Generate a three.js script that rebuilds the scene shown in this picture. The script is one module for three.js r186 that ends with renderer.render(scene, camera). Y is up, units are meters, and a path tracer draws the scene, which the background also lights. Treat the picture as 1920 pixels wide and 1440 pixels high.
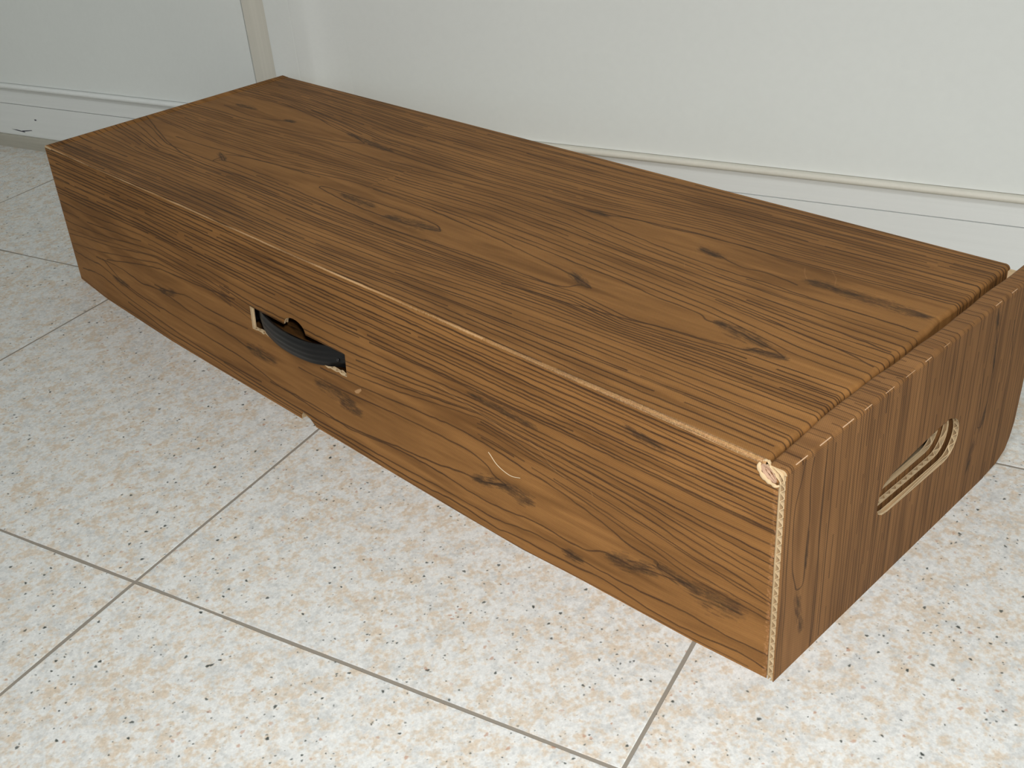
import * as THREE from 'three';
import { RectAreaLightUniformsLib } from 'three/addons/lights/RectAreaLightUniformsLib.js';
import { mergeGeometries, toCreasedNormals } from 'three/addons/utils/BufferGeometryUtils.js';
import { Brush, Evaluator, SUBTRACTION, INTERSECTION } from 'three-bvh-csg';

// ---------------------------------------------------------------- camera, lights, exposure
const scene = new THREE.Scene();
scene.background = new THREE.Color(0x000000);
const camera = new THREE.PerspectiveCamera(2 * Math.atan(720 / 2056.5) * 180 / Math.PI, 4 / 3, 0.02, 20);
const EYE = new THREE.Vector3(0.2141, 0.5316, 1.1351);
camera.position.copy(EYE);
camera.rotation.order = 'YXZ';
camera.rotation.set(-0.5419, 0.5536, -0.0865);
camera.updateMatrixWorld(true);
scene.add(camera);

const renderer = new THREE.WebGLRenderer({ antialias: true });
renderer.toneMapping = THREE.LinearToneMapping;
renderer.toneMappingExposure = 1.0;
renderer.shadowMap.enabled = true;
RectAreaLightUniformsLib.init();

// the compact camera's flash, just above and to the right of the lens, aimed the way the photographer points
const flash = new THREE.SpotLight(0xffffff, 1.5, 0, 0.95, 0.8, 2);
flash.name = 'camera_flash';
flash.position.set(EYE.x + 0.02, EYE.y + 0.045, EYE.z);
flash.target.position.set(-0.02, 0.0, 0.62);
flash.castShadow = true;
flash.shadow.mapSize.set(2048, 2048);
flash.shadow.radius = 0.6;
scene.add(flash, flash.target);

// ---------------------------------------------------------------- helpers
let seed = 20240611;
const rnd = () => { seed = (seed + 0x6d2b79f5) | 0; let t = Math.imul(seed ^ (seed >>> 15), 1 | seed); t = (t + Math.imul(t ^ (t >>> 7), 61 | t)) ^ t; return ((t ^ (t >>> 14)) >>> 0) / 4294967296; };
const rr = (a, b) => a + (b - a) * rnd();
const clamp = (x, a = 0, b = 1) => Math.min(b, Math.max(a, x));
const sstep = (a, b, x) => { const t = clamp((x - a) / (b - a)); return t * t * (3 - 2 * t); };
function interp(x, P) { if (x <= P[0][0]) return P[0][1]; for (let i = 1; i < P.length; i++) if (x <= P[i][0]) return P[i - 1][1] + (P[i][1] - P[i - 1][1]) * (x - P[i - 1][0]) / (P[i][0] - P[i - 1][0]); return P[P.length - 1][1]; }
const hash2 = (x, y, s) => { let h = Math.imul(x, 374761393) ^ Math.imul(y, 668265263) ^ Math.imul(s, 1442695041); h = Math.imul(h ^ (h >>> 13), 1274126177); return ((h ^ (h >>> 16)) >>> 0) / 4294967296; };
function vnoise(x, y, s, wrap = 0) {
  const xi = Math.floor(x), yi = Math.floor(y); let fx = x - xi, fy = y - yi; fx = fx * fx * (3 - 2 * fx); fy = fy * fy * (3 - 2 * fy);
  const m = (v) => (wrap ? ((v % wrap) + wrap) % wrap : v);
  const a = hash2(m(xi), m(yi), s), b = hash2(m(xi + 1), m(yi), s), c = hash2(m(xi), m(yi + 1), s), d = hash2(m(xi + 1), m(yi + 1), s);
  return (a + (b - a) * fx) * (1 - fy) + (c + (d - c) * fx) * fy;
}
function fbm(x, y, s, o = 4) { let v = 0, a = 0.5, n = 0; for (let i = 0; i < o; i++) { v += a * vnoise(x, y, s + i * 17); n += a; a *= 0.55; x *= 2.03; y *= 2.03; } return v / n; }
function shadowed(o) { o.traverse((m) => { if (m.isMesh) { m.castShadow = true; m.receiveShadow = true; } }); return o; }
function mesh(name, geometry, material, parent = scene, label) { const m = new THREE.Mesh(geometry, material); m.name = name; m.castShadow = m.receiveShadow = true; if (label) m.userData.label = label; parent.add(m); return m; }
function structure(o, label, category) { o.userData.kind = 'structure'; o.userData.label = label; o.userData.category = category; return o; }
function boxGeo(x0, x1, y0, y1, z0, z1) { const g = new THREE.BoxGeometry(x1 - x0, y1 - y0, z1 - z0); g.translate((x0 + x1) / 2, (y0 + y1) / 2, (z0 + z1) / 2); return g; }
function canvasTexture(c) { const t = new THREE.CanvasTexture(c); t.colorSpace = THREE.SRGBColorSpace; t.anisotropy = 16; t.magFilter = THREE.LinearFilter; return t; }
function makeCanvas(w, h) { const c = document.createElement('canvas'); c.width = w; c.height = h; return c; }

// ---------------------------------------------------------------- floor tiles
function tileTexture(s) {
  const N = 1024, mm = 400 / N, data = new Uint8Array(N * N * 4);
  for (let j = 0; j < N; j++) for (let i = 0; i < N; i++) {
    const x = i * mm, y = j * mm;
    const tan = sstep(0.40, 0.72, 0.5 * fbm(x / 9, y / 9, s + 1, 3) + 0.5 * fbm(x / 2.6, y / 2.6, s + 2, 3));
    const grey = sstep(0.44, 0.74, 0.5 * fbm(x / 10 + 40, y / 10, s + 3, 3) + 0.5 * fbm(x / 2.8, y / 2.8, s + 4, 3));
    const fine = (vnoise(x / 0.8, y / 0.8, s + 5) - 0.5) * 16 + (vnoise(x / 2.0, y / 2.0, s + 6) - 0.5) * 13;
    let r = 222, g = 222, b = 218;
    r += (206 - r) * tan * 0.74; g += (186 - g) * tan * 0.74; b += (161 - b) * tan * 0.74;
    const gk = grey * (1 - tan * 0.6) * 0.75; r += (196 - r) * gk; g += (197 - g) * gk; b += (194 - b) * gk;
    const k = (j * N + i) * 4; data[k] = clamp(r + fine, 0, 255); data[k + 1] = clamp(g + fine, 0, 255); data[k + 2] = clamp(b + fine, 0, 255); data[k + 3] = 255;
  }
  const speck = (cx, cy, R, dark, tint) => {
    const p = Math.ceil(R / mm) + 2, ci = Math.round(cx / mm), cj = Math.round(cy / mm), st = rr(0.7, 1.4), an = rr(0, 3.14), ph = rr(0, 9);
    for (let j = cj - p; j <= cj + p; j++) for (let i = ci - p; i <= ci + p; i++) {
      if (i < 0 || j < 0 || i >= N || j >= N) continue;
      const dx = i * mm - cx, dy = j * mm - cy, u = (dx * Math.cos(an) + dy * Math.sin(an)) * st, v = (-dx * Math.sin(an) + dy * Math.cos(an)) / st;
      const th = Math.atan2(v, u), rad = R * (1 + 0.13 * Math.sin(th * 3 + ph) + 0.1 * Math.sin(th * 5 + ph * 2)), a = dark * (1 - sstep(rad * 0.55, rad * 1.15, Math.hypot(u, v)));
      if (a <= 0) continue; const k = (j * N + i) * 4;
      for (let c = 0; c < 3; c++) data[k + c] += (tint[c] - data[k + c]) * a;
    }
  };
  for (let n = 0; n < 600; n++) { const big = rnd() < 0.16; speck(rr(0, 400), rr(0, 400), big ? rr(0.9, 1.5) : rr(0.5, 0.95), big ? rr(0.7, 0.95) : rr(0.4, 0.8), [62, 66, 62]); }
  for (let n = 0; n < 1300; n++) speck(rr(0, 400), rr(0, 400), rr(0.3, 0.65), rr(0.2, 0.55), [96, 92, 84]);
  for (let n = 0; n < 150; n++) speck(rr(0, 400), rr(0, 400), rr(0.8, 1.7), rr(0.25, 0.5), [168, 112, 84]);
  const t = new THREE.DataTexture(data, N, N); t.colorSpace = THREE.SRGBColorSpace; t.magFilter = THREE.LinearFilter; t.minFilter = THREE.LinearMipmapLinearFilter; t.generateMipmaps = true; t.anisotropy = 16; t.needsUpdate = true;
  return t;
}
const T = 0.4, GROUT = 0.0025, X0 = -0.7753, Z0 = 0.7435;
const ROOM = { x0: -2.3, x1: 1.7, z0: 0.0389, z1: 2.75, h: 2.5 };
function tileGeometry() {
  const h = (T - GROUT) / 2, per = 6, ring = [];
  const corners = [[-h, -h], [h, -h], [h, h], [-h, h]];
  for (let c = 0; c < 4; c++) for (let k = 0; k < per; k++) {
    const A = corners[c], B = corners[(c + 1) % 4], t = k / per, e = k ? rr(-0.00045, 0.00045) : 0, horizontal = c % 2 === 0;
    ring.push([A[0] + (B[0] - A[0]) * t + (horizontal ? 0 : e), A[1] + (B[1] - A[1]) * t + (horizontal ? e : 0)]);
  }
  const n = ring.length, pos = [], uv = [], idx = [];
  const put = (x, y, z) => { pos.push(x, y, z); uv.push(x / T + 0.5, z / T + 0.5); return pos.length / 3 - 1; };
  const c = put(0, 0, 0), a = ring.map(([x, z]) => put(x * 0.9975, 0, z * 0.9975)), a2 = ring.map(([x, z]) => put(x * 0.9975, 0, z * 0.9975)), b = ring.map(([x, z]) => put(x, -0.0002, z)), d = ring.map(([x, z]) => put(x, -0.008, z));
  for (let i = 0; i < n; i++) { const j = (i + 1) % n; idx.push(c, a[j], a[i], a2[i], a2[j], b[j], a2[i], b[j], b[i], b[i], b[j], d[j], b[i], d[j], d[i]); }
  const g = new THREE.BufferGeometry(); g.setAttribute('position', new THREE.Float32BufferAttribute(pos, 3)); g.setAttribute('uv', new THREE.Float32BufferAttribute(uv, 2)); g.setIndex(idx); g.computeVertexNormals(); return g;
}
const floor = structure(new THREE.Group(), 'pale speckled granite-look floor tiles with grey grout', 'floor'); floor.name = 'floor'; scene.add(floor);
const tileMats = [0, 1, 2, 3].map((k) => new THREE.MeshPhysicalMaterial({ map: tileTexture(100 + k * 31), roughness: 0.42, specularIntensity: 0.5 }));
const tileGeos = [tileGeometry(), tileGeometry(), tileGeometry()];
for (let kx = -4; kx <= 6; kx++) for (let kz = -5; kz <= 2; kz++) {
  const x = X0 + (kx + 0.5) * T, z = Z0 - (kz + 0.5) * T;
  if (x < ROOM.x0 - 0.1 || x > ROOM.x1 + 0.1) continue;
  const q = (kx * 7 + kz * 3 + 70);
  const m = mesh('floor_tile', tileGeos[q % 3], tileMats[(kx * 3 + kz * 5 + 60) % 4], floor);
  m.position.set(x, 0, z); m.rotation.y = (q % 4) * Math.PI / 2;
}
mesh('grout', boxGeo(ROOM.x0 - 0.1, ROOM.x1 + 0.1, -0.06, -0.00025, ROOM.z0 - 0.15, ROOM.z1 + 0.1), new THREE.MeshStandardMaterial({ color: 0x8f877b, roughness: 0.95 }), floor, 'grey cement grout');

// ---------------------------------------------------------------- room shell
function paintTexture(base, s, amp) {
  const N = 512, d = new Uint8Array(N * N * 4);
  for (let j = 0; j < N; j++) for (let i = 0; i < N; i++) { const f = (fbm(i / 60, j / 60, s, 4) - 0.5) * amp + (hash2(i, j, s) - 0.5) * amp * 0.25, k = (j * N + i) * 4; for (let c = 0; c < 3; c++) d[k + c] = clamp(base[c] + f, 0, 255); d[k + 3] = 255; }
  const t = new THREE.DataTexture(d, N, N); t.colorSpace = THREE.SRGBColorSpace; t.wrapS = t.wrapT = THREE.RepeatWrapping; t.magFilter = THREE.LinearFilter; t.needsUpdate = true; return t;
}
const white = new THREE.MeshStandardMaterial({ map: paintTexture([236, 239, 235], 5, 6), roughness: 0.55 });
const skirtWhite = new THREE.MeshStandardMaterial({ map: paintTexture([237, 239, 236], 9, 6), roughness: 0.5 });
const cream = new THREE.MeshStandardMaterial({ map: paintTexture([223, 219, 206], 13, 12), roughness: 0.6 });
const sill = new THREE.MeshStandardMaterial({ map: paintTexture([182, 178, 165], 21, 26), roughness: 0.85 });
const plaster = new THREE.MeshStandardMaterial({ color: 0xe6e8e5, roughness: 0.9 });
const ZW = ROOM.z0, TOP = ROOM.h;
const XA = -0.822, XB = -0.7768, XC = -0.662;   // panel joint, frame edge, end of the casing

const wallBack = structure(new THREE.Group(), 'smooth white painted back wall panels', 'wall'); wallBack.name = 'wall_back'; scene.add(wallBack);
mesh('wall_core', boxGeo(ROOM.x0 - 0.1, ROOM.x1 + 0.1, -0.05, TOP, ZW - 0.12, ZW - 0.012), plaster, wallBack);
mesh('panel', boxGeo(ROOM.x0, XA - 0.0015, 0.1062, TOP, ZW - 0.012, ZW), white, wallBack);
mesh('panel', boxGeo(XC - 0.01, ROOM.x1, 0.1062, TOP, ZW - 0.012, ZW), white, wallBack);

// half-round cream bead with a dark joint above it, seen on both sides of the frame
function bead(x0, x1) {
  const s = new THREE.Shape(); s.moveTo(-0.004, -0.0034); s.lineTo(0.0045, -0.0034); s.absarc(0.0045, 0, 0.0034, -Math.PI / 2, Math.PI / 2, false); s.lineTo(-0.004, 0.0034); s.closePath();
  const g = new THREE.ExtrudeGeometry(s, { depth: x1 - x0, bevelEnabled: false, curveSegments: 10 }); g.rotateY(-Math.PI / 2); 
  // shape x -> world z, depth -> world -x after the turn
  g.translate(x1, 0, 0); return g;
}
const trim1 = structure(new THREE.Group(), 'thin half-round bead along the top of the white skirting', 'trim'); trim1.name = 'trim_1'; scene.add(trim1);
for (const [a, b] of [[ROOM.x0, XA - 0.0015], [XC - 0.01, ROOM.x1]]) { const m = mesh('bead', bead(a, b), a < -1 ? skirtWhite : cream, trim1); m.position.set(0, 0.1022, ZW); }
const baseBack = structure(new THREE.Group(), 'white two-board skirting with a fine seam, under the cream bead', 'baseboard'); baseBack.name = 'baseboard_back'; scene.add(baseBack);
for (const [a, b] of [[ROOM.x0, XA - 0.0015], [XC - 0.01, ROOM.x1]]) {
  mesh('board', boxGeo(a, b, 0.0731, 0.0984, ZW - 0.012, ZW), skirtWhite, baseBack);
  mesh('board', boxGeo(a, b, 0.0215, 0.0722, ZW - 0.012, ZW + 0.0006), skirtWhite, baseBack);
  mesh('sill_strip', boxGeo(a, b, -0.002, 0.0212, ZW - 0.012, ZW + 0.004), sill, baseBack, 'grey mortar strip under the skirting');
}
// frame: cream jamb strip, then a profiled white casing
const trim2 = structure(mesh('trim_2', mergeGeometries([boxGeo(XA + 0.0008, -0.7892, 0, TOP, ZW - 0.012, ZW + 0.0005), boxGeo(-0.7888, XB + 0.002, 0, TOP, ZW - 0.012, ZW + 0.0025)]), cream), 'narrow cream upright jamb strip beside the white casing', 'trim');
{
  const s = new THREE.Shape(); const P = [[XB, -0.01], [XB, 0.0095], [XB + 0.0015, 0.011], [-0.7365, 0.0112], [-0.7350, 0.0107], [-0.7335, 0.0112], [-0.7165, 0.0108], [-0.7090, 0.0086], [-0.7010, 0.0050], [-0.6900, 0.0023], [-0.6780, 0.0008], [XC, 0.0002], [XC, -0.01]];
  P.forEach(([x, z], i) => (i ? s.lineTo(x, -z) : s.moveTo(x, -z)));
  const g0 = new THREE.ExtrudeGeometry(s, { depth: TOP, bevelEnabled: false }); g0.rotateX(-Math.PI / 2);
  const g = toCreasedNormals(g0, 0.5);
  const m = mesh('trim_3', g, white); m.position.set(0, 0, ZW);
  structure(m, 'white profiled upright casing between the two wall panels', 'trim');
}
for (const [name, g, label] of [
  ['wall_left', boxGeo(ROOM.x0 - 0.1, ROOM.x0, -0.05, TOP, ZW, ROOM.z1), 'plain off-white side wall at the chipped end of the skirting'],
  ['wall_right', boxGeo(ROOM.x1, ROOM.x1 + 0.1, -0.05, TOP, ZW, ROOM.z1), 'plain off-white side wall beyond the hand-hole end of the box'],
  ['wall_front', boxGeo(ROOM.x0 - 0.1, ROOM.x1 + 0.1, -0.05, TOP, ROOM.z1, ROOM.z1 + 0.1), 'plain off-white wall behind the photographer'],
]) structure(mesh(name, g, plaster), label, 'wall');
structure(mesh('ceiling', boxGeo(ROOM.x0 - 0.1, ROOM.x1 + 0.1, TOP, TOP + 0.1, ZW - 0.12, ROOM.z1 + 0.1), plaster), 'plain white ceiling above the view', 'ceiling');

// small scuffs on the lower skirting (paint chipped to dark)
{
  const dark = new THREE.MeshStandardMaterial({ color: 0x4a4c55, roughness: 0.9 });
  const chip = (P) => { const s = new THREE.Shape(); P.forEach(([x, y], i) => (i ? s.lineTo(x, y) : s.moveTo(x, y))); s.closePath(); const g = new THREE.ExtrudeGeometry(s, { depth: 0.0003, bevelEnabled: false }); g.translate(0, 0, ZW + 0.0005); return g; };
  mesh('chipped_paint', mergeGeometries([
    chip([[-1.366, 0.0303], [-1.352, 0.0302], [-1.334, 0.0282], [-1.336, 0.0271], [-1.352, 0.0285]]),
    chip([[-1.342, 0.0296], [-1.318, 0.0326], [-1.316, 0.0318], [-1.338, 0.0284]]),
    chip([[-1.3035, 0.0512], [-1.299, 0.0518], [-1.298, 0.0498], [-1.302, 0.0492]]),
  ]), dark, baseBack, 'dark chips in the white paint');
}

// square opal ceiling panel (outside the view) that softly fills the room and throws the bead's shadow on the skirting
{
  const lamp = new THREE.Group(); lamp.name = 'ceiling_lamp'; scene.add(lamp); lamp.position.set(0.1, TOP, 2.25);
  lamp.userData = { label: 'square opal ceiling lamp above the view', category: 'lamp' };
  const frame = [boxGeo(-0.33, 0.33, -0.05, 0, -0.33, -0.3), boxGeo(-0.33, 0.33, -0.05, 0, 0.3, 0.33), boxGeo(-0.33, -0.3, -0.05, 0, -0.3, 0.3), boxGeo(0.3, 0.33, -0.05, 0, -0.3, 0.3)];
  mesh('lamp_frame', mergeGeometries(frame), new THREE.MeshStandardMaterial({ color: 0xe8e6e0, roughness: 0.5 }), lamp);
  mesh('opal_diffuser', boxGeo(-0.299, 0.299, -0.04, -0.03, -0.299, 0.299), new THREE.MeshStandardMaterial({ color: 0xf4f3ee, roughness: 0.4, emissive: 0xfafcff, emissiveIntensity: 0.5 }), lamp);
  const fill = new THREE.RectAreaLight(0xfafcff, 22.5, 0.58, 0.58); fill.name = 'ceiling_lamp_light'; fill.position.set(0.1, TOP - 0.052, 2.25); fill.lookAt(0.1, 0, 2.2501); scene.add(fill);
}

// ---------------------------------------------------------------- wood-grain print (flat print on the cardboard)
const LID_LINES = [[[550,138],[501,138],[447,135],[379,129],[335,123],[291,117],[265,113],[242,106]],[[680,91],[622,91],[545,88],[476,86],[418,88],[414,89],[370,91],[330,92],[298,92],[263,94],[253,104],[242,106]],[[597,109],[594,114],[532,117],[486,119],[437,117],[420,110]],[[597,109],[538,102],[495,101],[458,102],[419,109]],[[416,140],[359,137],[307,134],[270,131],[234,129],[194,124],[155,122],[143,117],[124,118],[102,113],[80,109],[72,105]],[[303,70],[262,75],[223,79],[189,84],[165,89],[133,93],[110,97],[97,99],[94,105],[84,105],[72,105]],[[659,217],[559,213],[482,214],[407,217],[348,217],[328,219],[302,225],[270,227],[241,231],[213,233],[187,234],[159,231],[143,232],[99,234],[49,236],[11,238]],[[598,197],[508,204],[433,209],[373,210],[339,207],[303,202],[280,199],[256,196],[225,192],[194,190],[170,189],[146,190],[117,189],[87,188],[53,188],[23,188]],[[220,210],[199,207],[174,202],[150,204],[124,200]],[[160,187],[121,186],[87,188],[53,188],[23,188]],[[140,159],[96,157],[56,156],[23,153]],[[158,146],[128,143],[91,140],[56,137],[22,130]],[[1064,242],[928,244],[861,246],[804,244],[743,231],[693,224],[664,216]],[[1030,177],[932,187],[832,190],[754,197],[700,203],[663,215]],[[926,205],[848,200],[805,212],[792,213]],[[868,107],[795,111],[721,118],[654,127],[593,137],[528,140],[475,141],[417,141]],[[1028,132],[978,127],[916,109],[854,91],[792,79],[745,77],[702,80],[645,81],[583,82],[526,83],[479,83]],[[765,108],[726,118],[669,123],[620,127]],[[761,102],[758,89],[747,96],[693,97],[630,96]],[[915,34],[778,38],[650,36],[525,35],[420,37],[340,53],[289,63],[256,69],[215,71],[155,77],[106,81],[63,91],[30,95]]];
const LID_SMUDGES = [[564,112,514,110,14],[487,102,422,109,18],[271,115,247,106,12],[136,119,89,111,18],[220,210,198,207,14],[345,217,324,218,10],[122,211,101,211,16],[102,210,28,210,18],[808,214,793,215,10],[913,216,874,217,12],[703,225,617,216,12],[773,106,748,96,10],[98,100,72,105,14]];
const FRONT_LINES = [[[495,54],[423,56],[351,61],[302,63],[269,63],[250,59],[242,53],[229,50]],[[535,22],[468,19],[448,20],[400,24],[354,30],[321,33],[288,38],[266,41],[251,43],[229,50]],[[460,66],[385,70],[314,76],[278,78],[242,76],[214,73],[188,70],[164,66],[134,59],[114,53],[91,51],[89,47],[68,45]],[[547,21],[509,22],[467,22],[428,20],[409,21],[355,27],[305,28],[274,26],[244,26],[202,31],[177,29],[154,29],[134,36],[114,36],[91,41],[68,45]],[[631,12],[564,10],[470,9],[392,10],[339,12],[290,14],[244,14],[202,20],[154,18],[108,18],[66,21],[33,19],[3,20]],[[834,15],[743,9],[662,9],[565,6],[431,5],[340,5],[290,8],[245,6],[216,9],[164,9],[138,11],[79,6],[29,10],[2,7]],[[255,94],[222,92],[180,89],[137,87],[96,82],[62,76],[30,72],[5,66]],[[869,55],[779,74],[736,81],[666,85],[592,91]],[[881,53],[841,39],[795,34],[721,34],[656,31],[595,30],[535,22]],[[756,58],[726,60],[685,66],[635,64],[575,66]],[[956,19],[895,28],[832,21],[741,16],[661,13],[563,15]],[[969,37],[928,39],[886,42],[842,35],[754,28]],[[898,51],[830,54],[788,51],[745,55],[676,49],[621,49],[575,45]]];
const FRONT_SMUDGES = [[857,37,825,36,10],[579,46,534,46,16],[468,49,415,48,16],[433,42,406,42,14],[264,41,229,49,14],[229,48,204,47,20],[132,33,91,41,18],[91,48,65,45,14],[65,44,25,44,26],[172,18,157,18,12],[745,55,709,62,10],[117,145,89,141,8],[266,113,200,112,9]];
const END_LINES = [[[19,162],[16,149],[11,131],[11,109],[13,85],[17,70],[20,64],[26,64],[27,74],[27,96],[28,116],[26,144],[28,159]],[[42,157],[41,135],[41,96],[43,60],[43,28],[42,3]],[[51,157],[51,129],[51,89],[51,45],[51,3]],[[259,150],[267,108],[266,80],[262,61],[256,61]],[[250,115],[254,82],[256,61]],[[290,137],[298,88],[297,41]]];
const END_SMUDGES = [[20,59,28,25,14],[257,157,261,144,14],[266,76,261,60,12],[253,49,249,27,16],[28,103,28,78,6],[262,140,266,108,6]];

function printCanvas(w, h, pxmm, base, s, alongX) {
  const c = makeCanvas(w, h), g = c.getContext('2d'), im = g.createImageData(w, h), d = im.data;
  for (let j = 0; j < h; j++) for (let i = 0; i < w; i++) {
    const x = i / pxmm, y = j / pxmm, u = alongX ? x : y, v = alongX ? y : x;
    const streak = (fbm(u / 90, v / 5, s, 3) - 0.5) * 24 + (fbm(u / 26, v / 2.2, s + 7, 2) - 0.5) * 16, blotch = (fbm(u / 120, v / 38, s + 11, 3) - 0.5) * 24;
    const dark = sstep(0.5, 0.75, fbm(u / 105, v / 8.5, s + 23, 3)) * -17;
    const k = (j * w + i) * 4, f = streak + blotch + dark;
    d[k] = clamp(base[0] + f * 1.0, 0, 255); d[k + 1] = clamp(base[1] + f * 0.78, 0, 255); d[k + 2] = clamp(base[2] + f * 0.52, 0, 255); d[k + 3] = 255;
  }
  g.putImageData(im, 0, 0); g.lineCap = 'butt'; g.lineJoin = 'round';
  return c;
}
function smooth(P, n = 6) {
  if (P.length < 3) return P; const c = new THREE.CatmullRomCurve3(P.map(([x, y]) => new THREE.Vector3(x, y, 0)), false, 'catmullrom', 0.5);
  return c.getPoints(P.length * n).map((p) => [p.x, p.y]);
}
// one printed grain line: broken, of uneven weight, with a slight tremble
function grain(g, P, width, alpha, map, px, s, wob = 0.5) {
  const Q = P.map(([x, y], i) => { const n = (vnoise(x / 7, y / 7, s) - 0.5) * wob * 2; return map(x + n * 0.3, y + n); });
  for (let i = 1; i < Q.length; i++) {
    const k = vnoise(i * 0.23, s * 1.7, s); g.strokeStyle = `rgba(${52 + k * 18 | 0},${35 + k * 12 | 0},${21 + k * 8 | 0},${alpha * (0.74 + 0.5 * k)})`; g.lineWidth = width * 0.92 * px * (0.75 + 0.6 * vnoise(i * 0.31 + 9, s, s));
    g.beginPath(); g.moveTo(Q[i - 1][0], Q[i - 1][1]); g.lineTo(Q[i][0], Q[i][1]); g.stroke();
  }
}
// soft dark flame mark in the print, made of many short strokes
function smudge(g, [x0, y0, x1, y1, wd], map, px, s, spread = 1) {
  const L = Math.hypot(x1 - x0, y1 - y0), W = wd * 0.42 * spread, n = Math.ceil((L * W * 0.62 + 40) * spread);
  for (let i = 0; i < n; i++) {
    const t = rnd(), e = (rnd() + rnd() + rnd() - 1.5) * W * (0.5 + 0.5 * Math.sin(Math.PI * t)), nx = -(y1 - y0) / L, ny = (x1 - x0) / L, l = rr(1.5, 6);
    const x = x0 + (x1 - x0) * t + nx * e, y = y0 + (y1 - y0) * t + ny * e, ux = (x1 - x0) / L, uy = (y1 - y0) / L;
    const A = map(x - ux * l, y - uy * l), B = map(x + ux * l, y + uy * l);
    g.strokeStyle = `rgba(48,34,22,${rr(0.08, 0.24)})`; g.lineWidth = rr(0.4, 1.2) * px; g.beginPath(); g.moveTo(...A); g.lineTo(...B); g.stroke();
  }
}
// the printing screen: tiny dots over everything
function screenDots(c, pxmm, s, amp) {
  const g = c.getContext('2d'), im = g.getImageData(0, 0, c.width, c.height), d = im.data, k = 2 * Math.PI / (1.55 * pxmm);
  for (let j = 0; j < c.height; j++) for (let i = 0; i < c.width; i++) {
    const f = 1 + amp * (Math.sin(k * i) * Math.sin(k * j)) + 0.05 * (hash2(i, j, s) - 0.5), q = (j * c.width + i) * 4;
    d[q] = clamp(d[q] * f, 0, 255); d[q + 1] = clamp(d[q + 1] * f, 0, 255); d[q + 2] = clamp(d[q + 2] * f, 0, 255);
  }
  g.putImageData(im, 0, 0); return canvasTexture(c);
}
const lineY = (P) => { const Q = [...P].sort((a, b) => a[0] - b[0]); return (x) => interp(x, Q); };
const BASE = [142, 99, 54];
const LEN = 972.9, WID = 317.8, HGT = 163.7;   // millimetres

// fills the strip between two guide curves with near-parallel grain lines
function fillBetween(g, lo, hi, a0, a1, spacing, map, px, s, width = 1.0, alpha = 0.62) {
  const mid = (a0 + a1) / 2, gap = Math.abs(hi(mid) - lo(mid)), n = Math.max(1, Math.round(gap / spacing));
  for (let i = 1; i < n; i++) {
    let start = a0 - rr(0, 60);
    const f0 = (i + rr(-0.33, 0.33)) / n, sd = s + i * 13;
    while (start < a1) {
      const len = rnd() < 0.22 ? rr(60, 240) : rr(320, 1100), end = Math.min(a1, start + len), P = [];
      for (let a = Math.max(a0, start); a <= end; a += 7) { const f = f0 + (fbm(a / 130, i * 3.1, sd, 2) - 0.5) * 0.9 / n; P.push([a, lo(a) + (hi(a) - lo(a)) * f]); }
      if (P.length > 2) grain(g, P, width * rr(0.7, 1.15), alpha * rr(0.75, 1.2), map, px, sd, 0.3);
      start = end + rr(4, 22);
    }
  }
}
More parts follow.
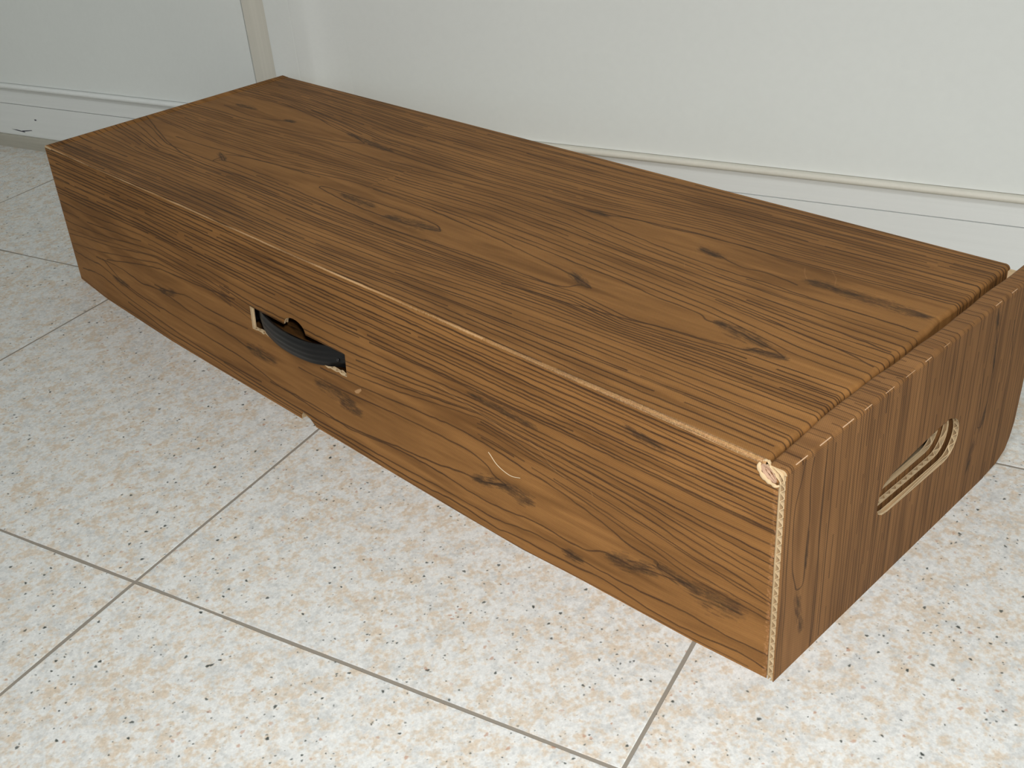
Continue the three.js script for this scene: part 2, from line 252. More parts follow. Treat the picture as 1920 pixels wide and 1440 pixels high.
function lidTexture() {
  const px = 2048 / 1006, w = 2048, h = Math.round(338 * px), c = printCanvas(w, h, px, BASE, 31, true), g = c.getContext('2d');
  const map = (a, b) => [(976 - a) * px, (325 - b) * px];
  const low = lineY([[1000, 33], [780, 38], [520, 36], [420, 38], [300, 48], [200, 52], [100, 54], [0, 55]]), front = () => -6, back = () => 325;
  const c1l = lineY([[1000, 128], [916, 109], [854, 91], [680, 91], [545, 88], [370, 91], [298, 92], [242, 96], [189, 88], [110, 97], [0, 100]]);
  const gm = lineY([[1000, 128], [868, 118], [721, 119], [593, 138], [417, 141], [270, 131], [155, 122], [72, 108], [0, 106]]);
  const c4l = lineY([[1030, 177], [932, 187], [832, 190], [700, 203], [598, 197], [433, 209], [339, 207], [256, 196], [170, 189], [0, 187]]);
  const c3a = lineY([[1064, 242], [861, 246], [743, 231], [659, 217], [482, 214], [348, 217], [241, 231], [159, 231], [0, 238]]);
  fillBetween(g, front, low, -30, 976, 3.9, map, px, 401, 1.25, 0.85);
  fillBetween(g, low, c1l, -30, 976, 4.4, map, px, 431, 1.15, 0.8);
  fillBetween(g, gm, c4l, -30, 560, 6.2, map, px, 467, 1.1, 0.75);
  fillBetween(g, gm, c4l, 560, 976, 5.6, map, px, 499, 1.1, 0.75);
  fillBetween(g, c3a, back, -30, 976, 5.2, map, px, 521, 1.15, 0.8);
  LID_LINES.slice(0, 19).forEach((P, i) => grain(g, smooth(P), 1.35, 0.72, map, px, 700 + i * 5, 0.6));
  LID_SMUDGES.forEach((q, i) => smudge(g, q, map, px, 60 + i));
  // worn fold along the front edge and a couple of scratches
  for (let k = 0; k < 1900; k++) for (let m = 0; m < 9; m++) {
    const a = k * 0.52, y = -2.8 + m * 0.78 + (k % 2) * 0.39, near = sstep(430, 60, a), wv = vnoise(a / 34, 3.3, 77), half = 0.55 + 2.3 * near * (0.55 + 0.6 * wv), off = Math.abs(y - 0.35 - 0.6 * near);
    if (off > half || (near < 0.5 && rnd() > 0.35 + 0.6 * wv)) continue;
    const A = map(a + rr(-0.1, 0.1), y); g.fillStyle = `rgba(${218 - 12 * rnd() | 0},${180 - 12 * rnd() | 0},${136 - 12 * rnd() | 0},${rr(0.5, 0.85) * (0.5 + 0.5 * near)})`; g.fillRect(A[0], A[1], rr(0.45, 0.75) * px, rr(0.35, 0.6) * px);
  }
  for (let a = 250; a < 968; a += 3) { const k = vnoise(a / 26, 8.8, 79); g.strokeStyle = `rgba(208,168,122,${0.45 + 0.5 * k})`; g.lineWidth = (0.6 + 0.8 * k) * px; g.beginPath(); g.moveTo(...map(a, 0.2 + 0.5 * vnoise(a / 30, 1, 80))); g.lineTo(...map(a + 3, 0.2 + 0.5 * vnoise((a + 3) / 30, 1, 80))); g.stroke(); }
  g.strokeStyle = 'rgba(190,140,98,0.45)'; g.lineWidth = 0.45 * px;
  for (const P of [[[118, 236], [108, 226], [103, 216]], [[136, 228], [131, 220], [124, 212]], [[214, 182], [209, 176]]]) { g.beginPath(); P.forEach(([a, b], i) => (i ? g.lineTo(...map(a, b)) : g.moveTo(...map(a, b)))); g.stroke(); }
  return screenDots(c, px, 3, 0.15);
}
function frontTexture() {
  const px = 2048 / 976, w = 2048, h = Math.round(170 * px), c = printCanvas(w, h, px, BASE, 57, true), g = c.getContext('2d');
  const map = (a, y) => [(975 - a) * px, (168 - y) * px];
  const up = lineY([[0, 68], [30, 72], [96, 82], [180, 89], [255, 94], [350, 78], [420, 70], [560, 70], [640, 84], [740, 84], [870, 58], [980, 40]]), top = () => 167;
  const mid = lineY([[0, 44], [68, 47], [134, 61], [188, 71], [242, 77], [314, 77], [460, 67], [980, 40]]);
  const flat = lineY([[0, 112], [300, 112], [520, 108], [760, 112], [980, 104]]);
  fillBetween(g, flat, top, 0, 976, 3.9, map, px, 811, 1.15, 0.85);
  fillBetween(g, up, flat, 0, 620, 4.0, map, px, 823, 1.1, 0.8);
  fillBetween(g, up, flat, 600, 976, 5.6, map, px, 829, 1.05, 0.75);
  fillBetween(g, mid, up, 0, 260, 5, map, px, 835, 1.0, 0.7);
  const lo = lineY([[0, 7], [500, 6], [980, 10]]);
  fillBetween(g, () => -2, lo, 0, 976, 4.5, map, px, 861, 0.9, 0.5);
  FRONT_LINES.forEach((P, i) => grain(g, smooth(P), 1.3, 0.72, map, px, 900 + i * 5, 0.6));
  FRONT_SMUDGES.forEach((q, i) => smudge(g, q, map, px, 160 + i));
  // torn speck right of the slot and fine scratches
  g.fillStyle = 'rgba(205,164,120,0.7)'; g.beginPath(); [[412, 61], [410, 59.6], [406, 61], [401.5, 65.5], [402.5, 66.8], [407, 64.6]].forEach(([a, y], i) => (i ? g.lineTo(...map(a, y)) : g.moveTo(...map(a, y)))); g.fill();
  g.strokeStyle = 'rgba(205,160,112,0.5)'; g.lineWidth = 0.4 * px;
  for (const P of [[[205, 98], [196, 95], [186, 88], [179, 84]], [[300, 107], [270, 103], [240, 99], [214, 91], [170, 82]], [[148, 82], [146, 78]]]) { g.beginPath(); P.forEach(([a, y], i) => (i ? g.lineTo(...map(a, y)) : g.moveTo(...map(a, y)))); g.stroke(); }
  // rubbed vertical edge beside the end panel
  for (let i = 0; i < 500; i++) { const y = rr(0, 160), A = map(rr(4, 8.5), y); g.fillStyle = `rgba(205,150,112,${rr(0.1, 0.3)})`; g.fillRect(A[0], A[1], rr(0.5, 1.5) * px, rr(0.5, 1.6) * px); }
  return screenDots(c, px, 5, 0.15);
}
function endTexture() {
  const px = 4, w = 1344, h = 984, c = printCanvas(w, h, px, [137, 97, 58], 83, false), g = c.getContext('2d');
  const map = (q, y) => [q * px, (242 - y) * px];
  let q = 33;
  const gapAt = (x) => interp(x, [[0, 6], [32, 8], [60, 9], [66, 3.4], [125, 3.2], [140, 5.5], [165, 8], [192, 7], [215, 8], [240, 6], [336, 5]]);
  for (q = 2; q < 336; q += gapAt(q) * 0.85 * rr(0.7, 1.35)) {
    if (q > 9 && q < 40) continue;
    let y = rr(-40, 0); const sd = 1000 + (q * 3 | 0);
    while (y < 242) { const len = rnd() < 0.35 ? rr(30, 90) : rr(120, 300), P = []; for (let t = y; t < Math.min(245, y + len); t += 6) P.push([q + (fbm(t / 60, q * 0.3, sd, 2) - 0.5) * 4, t]); if (P.length > 2) grain(g, P, rr(0.65, 1.05), rr(0.38, 0.7), map, px, sd, 0.25); y += len + rr(4, 24); }
  }
  END_LINES.forEach((P, i) => grain(g, smooth(P), 1.1, 0.62, map, px, 1300 + i * 5, 0.4));
  for (const [q0, q1] of [[26, 24], [16, 15], [5, 6]]) grain(g, [[q0, 160], [q0 + 1, 185], [q1, 210], [q1, 240]], 1.1, 0.6, map, px, 1400 + q0, 0.3);
  END_SMUDGES.forEach((s, i) => smudge(g, s, map, px, 260 + i, 0.7));
  return screenDots(c, px, 7, 0.15);
}
const printProps = { roughness: 0.62, specularIntensity: 0.35 };
const lidPrint = new THREE.MeshPhysicalMaterial({ map: lidTexture(), ...printProps });
const frontPrint = new THREE.MeshPhysicalMaterial({ map: frontTexture(), ...printProps });
const endPrint = new THREE.MeshPhysicalMaterial({ map: endTexture(), ...printProps });
const kraft = new THREE.MeshStandardMaterial({ map: paintTexture([205, 178, 138], 41, 30), roughness: 0.9 });
const wornSlit = new THREE.MeshStandardMaterial({ color: 0xcda986, roughness: 0.9 });

// ---------------------------------------------------------------- the cardboard box
const BYAW = 0.28758, L = LEN / 1000, WD = WID / 1000, H = HGT / 1000;
const near = new THREE.Vector3(0.08237, 0, 0.63973), along = new THREE.Vector3(-Math.cos(BYAW), 0, -Math.sin(BYAW)), deep = new THREE.Vector3(Math.sin(BYAW), 0, -Math.cos(BYAW));
const box = new THREE.Group(); box.name = 'cardboard_box';
box.position.copy(near).addScaledVector(along, L / 2).addScaledVector(deep, WD / 2); box.rotation.y = -BYAW;
box.userData = { label: 'long flat corrugated cardboard box printed with brown wood grain', category: 'box' };
scene.add(box);
const X = (a) => L / 2 - a, Z = (b) => WD / 2 - b;   // metres from the right end, metres from the front face

// bent sheet of board: outer face printed (group 0), inner face and rims kraft (group 1)
function sheet(nu, nv, fn, t, flip = false) {
  const P = [], U = [], N = [];
  for (let j = 0; j <= nv; j++) for (let i = 0; i <= nu; i++) { const q = fn(i / nu, j / nv); P.push(q.p); U.push(q.uv); }
  const at = (i, j) => j * (nu + 1) + i, cl = (v, m) => Math.min(m, Math.max(0, v));
  for (let j = 0; j <= nv; j++) for (let i = 0; i <= nu; i++) {
    const du = P[at(cl(i + 1, nu), j)].clone().sub(P[at(cl(i - 1, nu), j)]), dv = P[at(i, cl(j + 1, nv))].clone().sub(P[at(i, cl(j - 1, nv))]);
    N.push(du.cross(dv).normalize().multiplyScalar(flip ? -1 : 1));
  }
  const pos = [], nor = [], uv = [], tri = (list, out) => list.forEach(([k, inner, n]) => { const p = inner ? P[k].clone().addScaledVector(N[k], -t) : P[k]; pos.push(p.x, p.y, p.z); const m = n || (inner ? N[k].clone().negate() : N[k]); nor.push(m.x, m.y, m.z); uv.push(...U[k]); });
  const order = (a, b, c) => (flip ? [a, c, b] : [a, b, c]);
  for (let j = 0; j < nv; j++) for (let i = 0; i < nu; i++) { const a = at(i, j), b = at(i + 1, j), c = at(i + 1, j + 1), d = at(i, j + 1); tri(order([a], [b], [c])); tri(order([a], [c], [d])); }
  const n0 = pos.length / 3;
  for (let j = 0; j < nv; j++) for (let i = 0; i < nu; i++) { const a = at(i, j), b = at(i + 1, j), c = at(i + 1, j + 1), d = at(i, j + 1); tri(order([a, 1], [c, 1], [b, 1])); tri(order([a, 1], [d, 1], [c, 1])); }
  const rim = (a, b) => { const e = P[b].clone().sub(P[a]), n = e.cross(N[a]).normalize().multiplyScalar(flip ? -1 : 1); tri(order([a, 0, n], [a, 1, n], [b, 1, n])); tri(order([a, 0, n], [b, 1, n], [b, 0, n])); };
  for (let i = 0; i < nu; i++) { rim(at(i, 0), at(i + 1, 0)); rim(at(i + 1, nv), at(i, nv)); }
  for (let j = 0; j < nv; j++) { rim(at(nu, j), at(nu, j + 1)); rim(at(0, j + 1), at(0, j)); }
  const g = new THREE.BufferGeometry(); g.setAttribute('position', new THREE.Float32BufferAttribute(pos, 3)); g.setAttribute('normal', new THREE.Float32BufferAttribute(nor, 3)); g.setAttribute('uv', new THREE.Float32BufferAttribute(uv, 2));
  g.addGroup(0, n0, 0); g.addGroup(n0, pos.length / 3 - n0, 1); return g;
}
// corrugated board lying in local (p, q) with thickness along r: two liners and a waved middle, flutes along q
function corrugated(p0, p1, q0, q1, t, pitch, place, uvOf, np = 1, nq = 1) {
  const liner = 0.0005, parts = [];
  const slab = (r0, r1, n1, n2) => { const g = new THREE.BoxGeometry(p1 - p0, q1 - q0, r1 - r0, n1, n2, 1); g.translate((p0 + p1) / 2, (q0 + q1) / 2, (r0 + r1) / 2); return g.toNonIndexed(); };
  parts.push(slab(t - liner, t, np, nq), slab(0, liner, 1, 1));
  const n = Math.round((p1 - p0) / pitch * 8), am = (t - 2 * liner) / 2, th = 0.00032, s = new THREE.Shape(), y = (k) => t / 2 + (am - th) * Math.sin((p0 + (p1 - p0) * k / n) / pitch * 2 * Math.PI);
  for (let k = 0; k <= n; k++) { const x = p0 + (p1 - p0) * k / n; k ? s.lineTo(x, y(k) + th) : s.moveTo(x, y(k) + th); }
  for (let k = n; k >= 0; k--) s.lineTo(p0 + (p1 - p0) * k / n, y(k) - th);
  s.closePath();
  const w = new THREE.ExtrudeGeometry(s, { depth: q1 - q0, bevelEnabled: false }); w.rotateX(Math.PI / 2); w.scale(1, 1, 1);
  // after the turn: shape y -> z, depth -> -y
  w.translate(0, q1, 0); parts.push(w.index ? w.toNonIndexed() : w);
  const list = [];
  parts.forEach((g, gi) => {
    const P = g.attributes.position, uv = new Float32Array(P.count * 2);
    for (let i = 0; i < P.count; i++) { const u = uvOf(P.getX(i), P.getY(i)); uv[2 * i] = u[0]; uv[2 * i + 1] = u[1]; const v = place(P.getX(i), P.getY(i), P.getZ(i)); P.setXYZ(i, v[0], v[1], v[2]); }
    g.setAttribute('uv', new THREE.BufferAttribute(uv, 2)); g.clearGroups(); list.push(g);
  });
  const g = mergeGeometries(list, false);
  return { geometry: g, outer: list[0].attributes.position.count };
}
const evaluator = new Evaluator(); evaluator.useGroups = true; evaluator.attributes = ['position', 'normal', 'uv'];
function ensureOutward(g) { // flips winding when a placement mirrors the solid
  const P = g.attributes.position; let v = 0; const a = new THREE.Vector3(), b = new THREE.Vector3(), c = new THREE.Vector3();
  for (let i = 0; i < P.count; i += 3) { a.fromBufferAttribute(P, i); b.fromBufferAttribute(P, i + 1); c.fromBufferAttribute(P, i + 2); v += a.dot(b.cross(c)); }
  if (v < 0) for (const k in g.attributes) { const A = g.attributes[k], n = A.itemSize; for (let i = 0; i < A.count; i += 3) for (let j = 0; j < n; j++) { const s = A.array[(i + 1) * n + j]; A.array[(i + 1) * n + j] = A.array[(i + 2) * n + j]; A.array[(i + 2) * n + j] = s; } }
  g.computeVertexNormals(); return g;
}
function carve(geo, outerCount, cutter, op, mats) {
  ensureOutward(geo); geo.clearGroups(); geo.addGroup(0, outerCount, 0); geo.addGroup(outerCount, geo.attributes.position.count - outerCount, 1);
  const A = new Brush(geo, [mats[0], mats[1]]); A.updateMatrixWorld();
  const B = new Brush(cutter, mats[2]); B.updateMatrixWorld();
  const r = evaluator.evaluate(A, B, op); return r;
}
function finish(r, deform) {
  let g = r.geometry; const mats = Array.isArray(r.material) ? r.material : [r.material];
  const groups = g.groups.map((q) => ({ ...q })), range = g.drawRange;
  const src = g.index ? g.toNonIndexed() : g; src.clearGroups(); groups.forEach((q) => src.addGroup(q.start, q.count, q.materialIndex));
  if (deform) { const P = src.attributes.position; for (let i = 0; i < P.count; i++) { const v = deform(P.getX(i), P.getY(i), P.getZ(i)); P.setXYZ(i, v[0], v[1], v[2]); } }
  src.computeVertexNormals();
  return { g: src, mats };
}
function prism(points, depth, place) { // closed outline (p, q) extruded along r from -depth/2 to depth/2
  const s = new THREE.Shape(); points.forEach(([x, y], i) => (i ? s.lineTo(x, y) : s.moveTo(x, y))); s.closePath();
  let g = new THREE.ExtrudeGeometry(s, { depth, bevelEnabled: false }); g.translate(0, 0, -depth / 2); g = g.index ? g.toNonIndexed() : g; g.clearGroups();
  const P = g.attributes.position; for (let i = 0; i < P.count; i++) { const v = place(P.getX(i), P.getY(i), P.getZ(i)); P.setXYZ(i, v[0], v[1], v[2]); }
  return ensureOutward(g);
}

// --- front panel: flutes upright, slot with thumb notch, torn nick at the foot
const BULGE = [[-0.01, 0], [0.0056, 0], [0.0573, 0.0042], [0.1623, 0.0085], [0.2144, 0.0122], [0.2916, 0.0130], [0.3752, 0.0133], [0.5, 0.0135], [0.6385, 0.014], [0.7366, 0.014], [0.894, 0.0100], [0.9735, 0.0035], [1.0, 0.002]];
const BT = 0.0042, FOLD = 0.0019, RE = 0.0030;
const bulge = (a, y) => interp(a, BULGE) * clamp(1 - y / (H - FOLD), -0.1, 1.05);
{
  const place = (a, y, r) => [X(a), y, WD / 2 - BT + r];
  const fu = (a, y) => [(975 - a * 1000) / 976, 1 - (168 - y * 1000) / 170];
  const board = corrugated(0.0052, L, 0, H - FOLD, BT, 0.0066, place, fu, 70, 6);
  const S = [];
  const mm = (a, y) => S.push([a / 1000, y / 1000]);
  mm(566, 92); mm(566, 69.5); for (let a = 560; a > 425; a -= 4) mm(a, 69.6 + Math.sin(a * 0.95) * 0.7 + (a < 470 ? 1.2 : a > 520 ? 0.6 : 0) + rr(-0.4, 0.4)); mm(421, 71); mm(421, 92);
  mm(478, 91.5); for (let k = 0; k <= 12; k++) { const t = Math.PI * k / 12; mm(494 - 16 * Math.cos(t), 92 + 9.5 * Math.sin(t)); } mm(511, 91.5);
  const slot = prism(S, 0.03, place), nick = prism([[0.5003, -0.01], [0.4985, 0.0045], [0.4955, 0.0085], [0.4935, 0.0082], [0.4855, 0.0055], [0.4765, -0.0002], [0.4760, -0.01]], 0.03, place);
  let r = carve(board.geometry, board.outer, slot, SUBTRACTION, [frontPrint, kraft, kraft]);
  const B2 = new Brush(nick, kraft); B2.updateMatrixWorld(); r.updateMatrixWorld(); r = evaluator.evaluate(r, B2, SUBTRACTION);
  const f = finish(r, (x, y, z) => [x, y, z + bulge(L / 2 - x, y)]);
  mesh('front_panel', f.g, f.mats, box, 'wood-grain printed front with a handle slot');
}
// --- lid with rounded front fold and turned-down right flap
const LID_EDGE = [[0, 0.0140], [0.009, 0.0143], [0.042, 0.0167], [0.086, 0.0182], [0.123, 0.0181], [0.158, 0.0181], [0.18, 0.0190], [0.224, 0.0199], [0.288, 0.0202], [0.32, 0.0215]];
{
  const r = 0.0036, flap = 0.026, edge = (b) => interp(b, LID_EDGE) + 0.0006 * Math.sin(b * 95) + 0.0004 * Math.sin(b * 210 + 1);
  const us = []; for (let i = 0; i < 60; i++) us.push(['f', i / 60]); us.push(['f', 0.9994], ['f', 1]); for (let i = 1; i <= 6; i++) us.push(['r', i / 6]); us.push(['d', 0.5], ['d', 1]);
  const bs = [0, 0.25, 0.5, 0.75, 1].map((t) => ['f', t]); bs.push(['m', 0.0016]); for (let i = 1; i <= 44; i++) bs.push(['m', i / 44]);
  const g = sheet(us.length - 1, bs.length - 1, (u, v) => {
    const [ku, tu] = us[Math.round(u * (us.length - 1))], [kv, tv] = bs[Math.round(v * (bs.length - 1))];
    let z, dz = 0, barc, b;
    if (kv === 'f') { const t = (1 - tv) * Math.PI / 2; z = WD / 2 - FOLD + FOLD * Math.sin(t); dz = FOLD * (1 - Math.cos(t)); barc = FOLD - FOLD * t; b = 0; } else { b = FOLD + (WD + 0.0015 - FOLD) * tv; z = Z(b); barc = b; }
    const e = edge(b), a1 = L - 0.0165, ra = r; let a, da = 0, arc;
    if (ku === 'f') { a = a1 + (e + ra - a1) * tu; arc = a; } else if (ku === 'r') { const t = tu * Math.PI / 2; a = e + ra - ra * Math.sin(t); da = ra * (1 - Math.cos(t)); arc = e + ra - ra * t; } else { a = e; da = ra + (flap - ra) * tu; arc = e + ra - ra * Math.PI / 2 - (flap - ra) * tu; }
    da *= sstep(0.001, 0.006, b);
    const sag = 0.0012 * Math.sin(Math.PI * clamp(b / WD)) * Math.sin(Math.PI * clamp(a / L)) - 0.0006 * Math.sin(a * 19 + 1) * (b < 0.001 ? 1 : Math.exp(-b / 0.03));
    return { p: new THREE.Vector3(X(a), H - dz - da - sag * (kv === 'f' ? tv : 1), z), uv: [(976 - arc * 1000) / 1006, 1 - (325 - barc * 1000) / 338] };
  }, 0.0034, false);
  mesh('lid', g, [lidPrint, kraft], box, 'wood-grain printed lid, pale along its worn front fold');
}
// --- right end: outer wall (flutes run front to back), rolled-over top, folded side flap and inner wall, one hand hole through all
const HOLE = (() => { const P = []; for (const p of [[113, 76], [112.5, 70], [115, 65], [120, 61.5], [127, 60.2], [170, 58.6], [205, 57.8]]) P.push(p); for (let k = 1; k <= 10; k++) { const t = -Math.PI / 2 + Math.PI * k / 11; P.push([206 + 17 * Math.cos(t), 75.5 + 17.7 * Math.sin(t)]); } for (const p of [[205, 95], [189, 95.2], [160, 93.5], [128, 91], [118, 87.5], [114, 82]]) P.push(p); return P.map(([a, b]) => [a / 1000, b / 1000]); })();
const endUV = (b, y) => [b * 1000 / 336, 1 - (242 - y * 1000) / 246];
const WE = 0.330;
{
  const end = new THREE.Group(); end.name = 'end_panel'; end.userData.label = 'wood-grain printed end with a hand hole'; box.add(end);
  // outer wall
  {
    const place = (y, b, r) => [L / 2 - BT + r, y, Z(b)];   // flutes run along b
    const board = corrugated(0, H - RE, 0, WE, BT, 0.0065, place, (y, b) => endUV(b, y), 6, 12);
    const outline = [[-0.01, -0.01], [0.284, -0.01], [0.284, 0.0006], [0.305, 0.0026], [0.318, 0.0085], [0.3235, 0.0175], [0.3275, 0.030], [0.3298, 0.060], [0.34, 0.062], [0.34, 0.2], [-0.01, 0.2]];
    const cut = prism(outline, 0.05, (b, y, r) => [L / 2 + r, y, Z(b)]), hole = prism(HOLE, 0.06, (b, y, r) => [L / 2 + r, y, Z(b)]);
    let r = carve(board.geometry, board.outer, cut, INTERSECTION, [endPrint, kraft, kraft]);
    const B = new Brush(hole, kraft); B.updateMatrixWorld(); r.updateMatrixWorld(); r = evaluator.evaluate(r, B, SUBTRACTION);
    const f = finish(r); mesh('outer_wall', f.g, f.mats, end);
  }
  // rolled-over top
  const inner = (b) => interp(b, [[0, 0.0132], [0.009, 0.0135], [0.042, 0.0160], [0.086, 0.0175], [0.123, 0.0171], [0.158, 0.0158], [0.214, 0.0147], [0.259, 0.0160], [0.283, 0.0151], [0.316, 0.0148]]) + 0.0003 * Math.sin(b * 120);
  const us = []; for (let i = 0; i <= 7; i++) us.push(['o', i / 7]); us.push(['t', 0.05], ['t', 0.5], ['t', 0.95]); for (let i = 0; i <= 5; i++) us.push(['i', i / 5]); us.push(['d', 1]);
  const roll = sheet(us.length - 1, 60, (u, v) => {
    const [k, t] = us[Math.round(u * (us.length - 1))], b = v * WE, e = inner(b), R = RE, ri = 0.003; let a, y, arc;
    if (k === 'o') { const q = t * Math.PI / 2; a = R - R * Math.cos(q); y = H - R + R * Math.sin(q); arc = H - R + R * q; } else if (k === 't') { a = R + (e - ri - R) * t; y = H; arc = H - R + R * Math.PI / 2 + (e - ri - R) * t; } else if (k === 'i') { const q = t * Math.PI / 2; a = e - ri + ri * Math.sin(q); y = H - ri + ri * Math.cos(q); arc = H + 0.002 + (e - ri - R) + ri * q; } else { a = e; y = H - 0.03; arc = H + 0.06; }
    return { p: new THREE.Vector3(X(a), y - 0.0004 * (0.5 + 0.5 * Math.sin(b * 60)) * sstep(0.001, 0.006, a), Z(b)), uv: endUV(b, arc) };
  }, 0.0036, true);
  mesh('rolled_top', roll, [endPrint, kraft], end);
  // perforation slits along the outer fold: narrow raw slots
  const slits = []; for (let b = 0.0098; b < 0.32; b += 0.0244) { const n = 5, len = b < 0.06 ? rr(0.0105, 0.013) : rr(0.006, 0.012); const c = new THREE.CatmullRomCurve3([...Array(n)].map((_, i) => new THREE.Vector3(X(0.0011), H - 0.00105, Z(b + len * i / (n - 1))))); const g = new THREE.TubeGeometry(c, 6, b < 0.06 ? 0.00048 : rr(0.00022, 0.0004), 5, false); slits.push(g); }
  slits.forEach((g) => mesh('perforation_cut', g, wornSlit, end));
  // folded side flap with upright flutes (its waved edge shows in the hole), and the inner wall
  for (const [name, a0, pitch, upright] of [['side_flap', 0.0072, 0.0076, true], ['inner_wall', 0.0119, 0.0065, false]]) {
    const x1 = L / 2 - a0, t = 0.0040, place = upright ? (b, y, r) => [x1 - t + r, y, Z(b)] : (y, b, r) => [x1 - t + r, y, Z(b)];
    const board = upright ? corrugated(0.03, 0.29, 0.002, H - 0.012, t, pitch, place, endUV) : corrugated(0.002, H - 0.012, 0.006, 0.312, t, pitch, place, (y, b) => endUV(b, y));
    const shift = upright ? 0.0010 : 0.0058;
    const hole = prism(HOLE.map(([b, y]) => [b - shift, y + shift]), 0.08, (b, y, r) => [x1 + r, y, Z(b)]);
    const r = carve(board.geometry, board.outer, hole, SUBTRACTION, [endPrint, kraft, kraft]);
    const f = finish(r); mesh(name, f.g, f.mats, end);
  }
}
// --- left end, plain
{
  const end = new THREE.Group(); end.name = 'end_panel'; box.add(end);
  mesh('outer_wall', boxGeo(-L / 2, -L / 2 + BT, 0.001, H - RE, -WD / 2 - 0.002, WD / 2 - BT - 0.0004), [kraft, endPrint, kraft, kraft, kraft, kraft], end);
  const us = [...Array(8)].map((_, i) => ['o', i / 7]).concat([['t', 1], ['d', 1]]);
  const roll = sheet(us.length - 1, 30, (u, v) => {
    const [k, t] = us[Math.round(u * (us.length - 1))], b = v * (WD + 0.002), R = RE; let a, y, arc;
    if (k === 'o') { const q = t * Math.PI / 2; a = R - R * Math.cos(q); y = H - R + R * Math.sin(q); arc = R * q; } else if (k === 't') { a = 0.0158; y = H; arc = 0.018; } else { a = 0.0160; y = H - 0.02; arc = 0.03; }
    y += 0.0010 * sstep(0, 0.004, a) * (1 - sstep(0.012, 0.016, a));
    return { p: new THREE.Vector3(-L / 2 + a, y, Z(b)), uv: [(976 - (L - a) * 1000) / 1006, 1 - (325 - b * 1000) / 338] };
  }, 0.0034, false);
  mesh('rolled_top', roll, [lidPrint, kraft], end);
}
// --- back, bottom and an added flap, its brown print darkening the view through the slot
mesh('back_panel', boxGeo(-L / 2 + 0.005, L / 2 - 0.012, 0.001, H - 0.0036, -WD / 2 - 0.002, -WD / 2 + 0.0022), kraft, box);
{
  const s = new THREE.Shape(), N = 60; s.moveTo(X(0.006), -Z(WD - 0.003)); s.lineTo(X(L - 0.006), -Z(WD - 0.003));
  for (let i = 0; i <= N; i++) { const a = L - 0.006 + (0.012 - L) * i / N; s.lineTo(X(a), -(WD / 2 - 0.0048 + interp(a, BULGE))); } s.closePath();
  const g = new THREE.ExtrudeGeometry(s, { depth: 0.004, bevelEnabled: false }); g.rotateX(-Math.PI / 2); g.translate(0, 0.0005, 0);
  mesh('bottom_panel', g, kraft, box);
}

{
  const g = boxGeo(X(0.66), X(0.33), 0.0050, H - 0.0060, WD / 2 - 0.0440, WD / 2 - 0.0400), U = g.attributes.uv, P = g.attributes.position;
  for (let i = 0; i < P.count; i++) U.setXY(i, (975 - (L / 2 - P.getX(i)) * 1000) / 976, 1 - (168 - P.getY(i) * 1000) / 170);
  mesh('slot_darkening_flap', g, [kraft, kraft, kraft, kraft, frontPrint, kraft], box, 'added wood-grain printed flap that darkens the inside seen through the handle slot');
}
// --- black strap handle bowing out of the slot
{
  const sec = []; for (let k = 0; k <= 16; k++) { const t = k / 16 * 2 - 1; sec.push([t, 0.0016 * (1 - t * t) + 0.00028 * Math.cos(t * Math.PI * 4) * (Math.abs(t) < 0.85 ? 1 : 0)]); }
  const bow = new THREE.CatmullRomCurve3([[0.400, -0.013], [0.415, -0.0125], [0.428, -0.011], [0.437, -0.0075], [0.448, -0.0015], [0.465, 0.0048], [0.490, 0.0072], [0.515, 0.0058], [0.533, 0.0025], [0.545, -0.0005], [0.556, -0.0055], [0.568, -0.0105], [0.580, -0.0128], [0.595, -0.0135]].map(([a, o]) => new THREE.Vector3(a, o, 0))).getPoints(90).map((p) => [p.x, p.y]);
  const outAt = (a) => interp(a, bow);
  const n = 60, g = sheet(n, 16, (u, v) => {
    const a = 0.586 - 0.176 * u, q = Math.sin(Math.PI * u), out = outAt(a), [t, bump] = sec[Math.round(v * 16)];
    const half = 0.0066 + 0.0036 * sstep(0, 0.35, q), yc = 0.0812 - 0.0005 * q;
    return { p: new THREE.Vector3(X(a), yc + t * half, WD / 2 + bulge(a, yc) + out + bump), uv: [u, v] };
  }, 0.0024, false);
  const black = new THREE.MeshPhysicalMaterial({ color: 0x121213, roughness: 0.4, specularIntensity: 0.6 });
  const handle = new THREE.Group(); handle.name = 'handle'; handle.userData.label = 'black plastic strap handle in the front slot'; box.add(handle);
  mesh('strap', g, [black, black], handle);
  const stud = new THREE.SphereGeometry(0.0022, 14, 10); stud.scale(1, 1, 0.5); const m = mesh('stud', stud, new THREE.MeshPhysicalMaterial({ color: 0x1c1c1d, roughness: 0.2 }), handle); { const a = 0.4395; m.position.set(X(a), 0.0785, WD / 2 + bulge(a, 0.08) + outAt(a) + 0.0014); }
  for (const a of [0.5865, 0.4095]) { const y = 0.0812; mesh('end_stop', boxGeo(X(a) - 0.005, X(a) + 0.005, y - 0.014, y + 0.014, WD / 2 + bulge(a, y) - 0.0185, WD / 2 + bulge(a, y) - 0.0120), black, handle); }
}
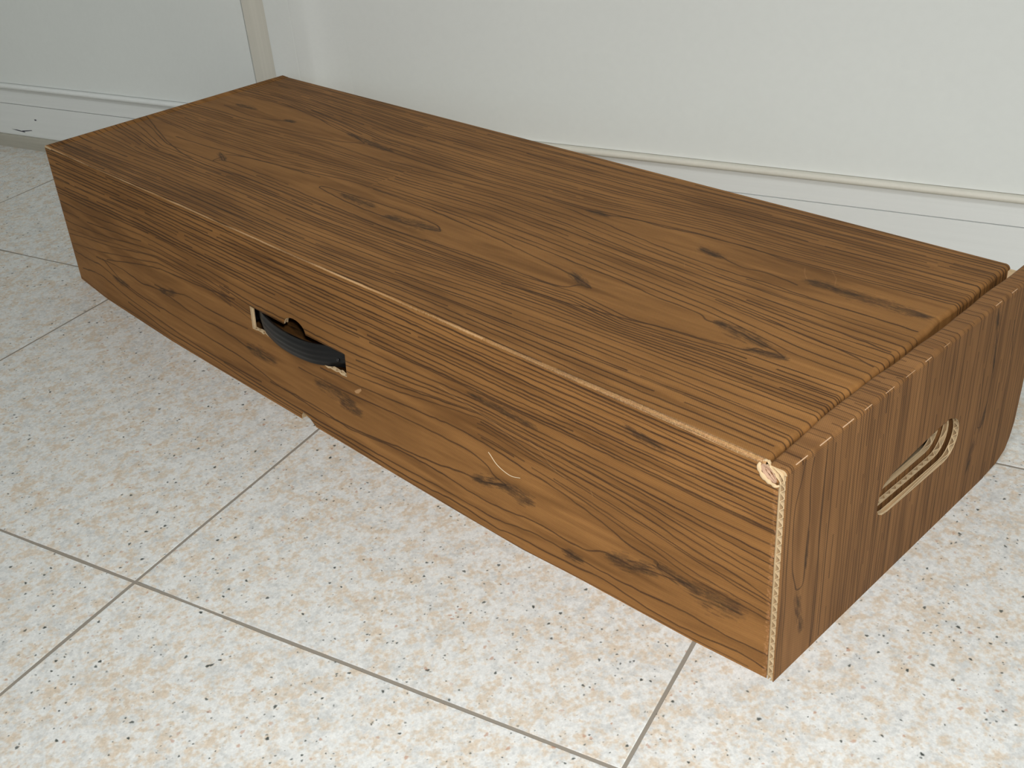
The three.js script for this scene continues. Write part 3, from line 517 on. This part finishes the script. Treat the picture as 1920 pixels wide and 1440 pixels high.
// --- crushed, torn near corner: curled rim of raw paper and crumpled plies
{
  const torn = new THREE.Group(); torn.name = 'torn_corner'; torn.userData.label = 'crushed corner with torn raw cardboard'; box.add(torn);
  const ribbon = (P, wd, th, s) => {
    const c = new THREE.CatmullRomCurve3(P.map(([a, y, o]) => new THREE.Vector3(X(a / 1000), H + y / 1000, WD / 2 + o / 1000))), n = 26, g = new THREE.TubeGeometry(c, n, 1, 9, false), A = g.attributes.position, C = c.getPoints(n);
    const F = c.computeFrenetFrames(n, false);
    for (let i = 0; i <= n; i++) { const p = c.getPointAt(i / n), k = 0.6 + 0.7 * vnoise(i * 0.45, s, s) , e = Math.pow(Math.sin(Math.PI * (0.12 + 0.76 * i / n)), 0.5); for (let j = 0; j <= 9; j++) { const t = j / 9 * Math.PI * 2, v = F.normals[i].clone().multiplyScalar(-Math.cos(t) * wd * k * e / 1000).addScaledVector(F.binormals[i], Math.sin(t) * th * k * e / 1000).add(p); A.setXYZ(i * 10 + j, v.x, v.y, v.z); } }
    g.computeVertexNormals(); return g;
  };
  const pink = new THREE.MeshStandardMaterial({ map: paintTexture([184, 150, 124], 47, 30), roughness: 0.95 });
  mesh('paper_curl', ribbon([[17.6, -0.6, -1.2], [18.2, -3.2, 0.6], [16.6, -6.6, 1.4], [13.2, -9.4, 1.6], [9.4, -11.2, 1.4], [6, -12.2, 0.9], [4.4, -11.6, 0]], 1.35, 0.7, 3), kraft, torn);
  mesh('paper_curl', ribbon([[17.8, -0.6, -1.2], [15.6, 0.2, -1.8], [13.4, -0.2, -2.2], [12, -2.2, -1.4]], 1.3, 0.7, 5), kraft, torn);
  // scooped liner between the rim and the rolled end
  const scoop = sheet(14, 10, (u, v) => { const t = u * Math.PI * 2 * 0.999, r = 0.12 + 0.88 * v, n = vnoise(u * 9, v * 4, 91) - 0.5, x = r * 6.6 * Math.cos(t), y = r * 3.6 * Math.sin(t), c = Math.cos(0.72), q = Math.sin(0.72); return { p: new THREE.Vector3(X((11.4 + x * c + y * q) / 1000), H + (-5.9 + x * q - y * c) / 1000, WD / 2 + (0.5 + 1.1 * n - 2.2 * (1 - r)) / 1000), uv: [u, v] }; }, 0.0006, false);
  mesh('crumpled_ply', scoop, [pink, pink], torn);
  mesh('crumpled_ply', ribbon([[13.5, -3.2, 0.4], [11, -4.6, 0.9], [8.4, -6.8, 1.0], [6.6, -9, 0.6]], 1.0, 0.6, 7), pink, torn);
  mesh('crumpled_ply', ribbon([[11.8, -0.4, -0.8], [9.4, -1.8, 0.5], [6.4, -3.6, 0.9], [4.2, -6.4, 0.9], [3.0, -10.2, 0.4]], 1.2, 0.7, 11), kraft, torn);
  mesh('crumpled_ply', ribbon([[8.5, -0.6, 0.1], [5.5, -1.2, 0.6], [2.6, -2.8, 0.8], [1.4, -5.6, 0.7], [1.3, -9, 0.2]], 1.2, 0.7, 13), kraft, torn);
}
shadowed(box);

// a loose pale fibre stuck on the front panel
{
  const P = [[247, 71.5], [245, 70], [239, 65], [231, 62], [223, 61.2], [214, 63.5]].map(([a, y], i) => { const s = a / 1000, h = y / 1000; return new THREE.Vector3(X(s), h, WD / 2 + bulge(s, h) + 0.0004).applyAxisAngle(new THREE.Vector3(0, 1, 0), -BYAW).add(box.position); });
  const m = mesh('fibre', new THREE.TubeGeometry(new THREE.CatmullRomCurve3(P), 40, 0.0003, 6, false), new THREE.MeshStandardMaterial({ color: 0xdcc8a6, roughness: 0.7 }));
  m.userData = { label: 'curved pale fibre clinging to the front of the wood-grain box', category: 'fibre' };
}

renderer.render(scene, camera);
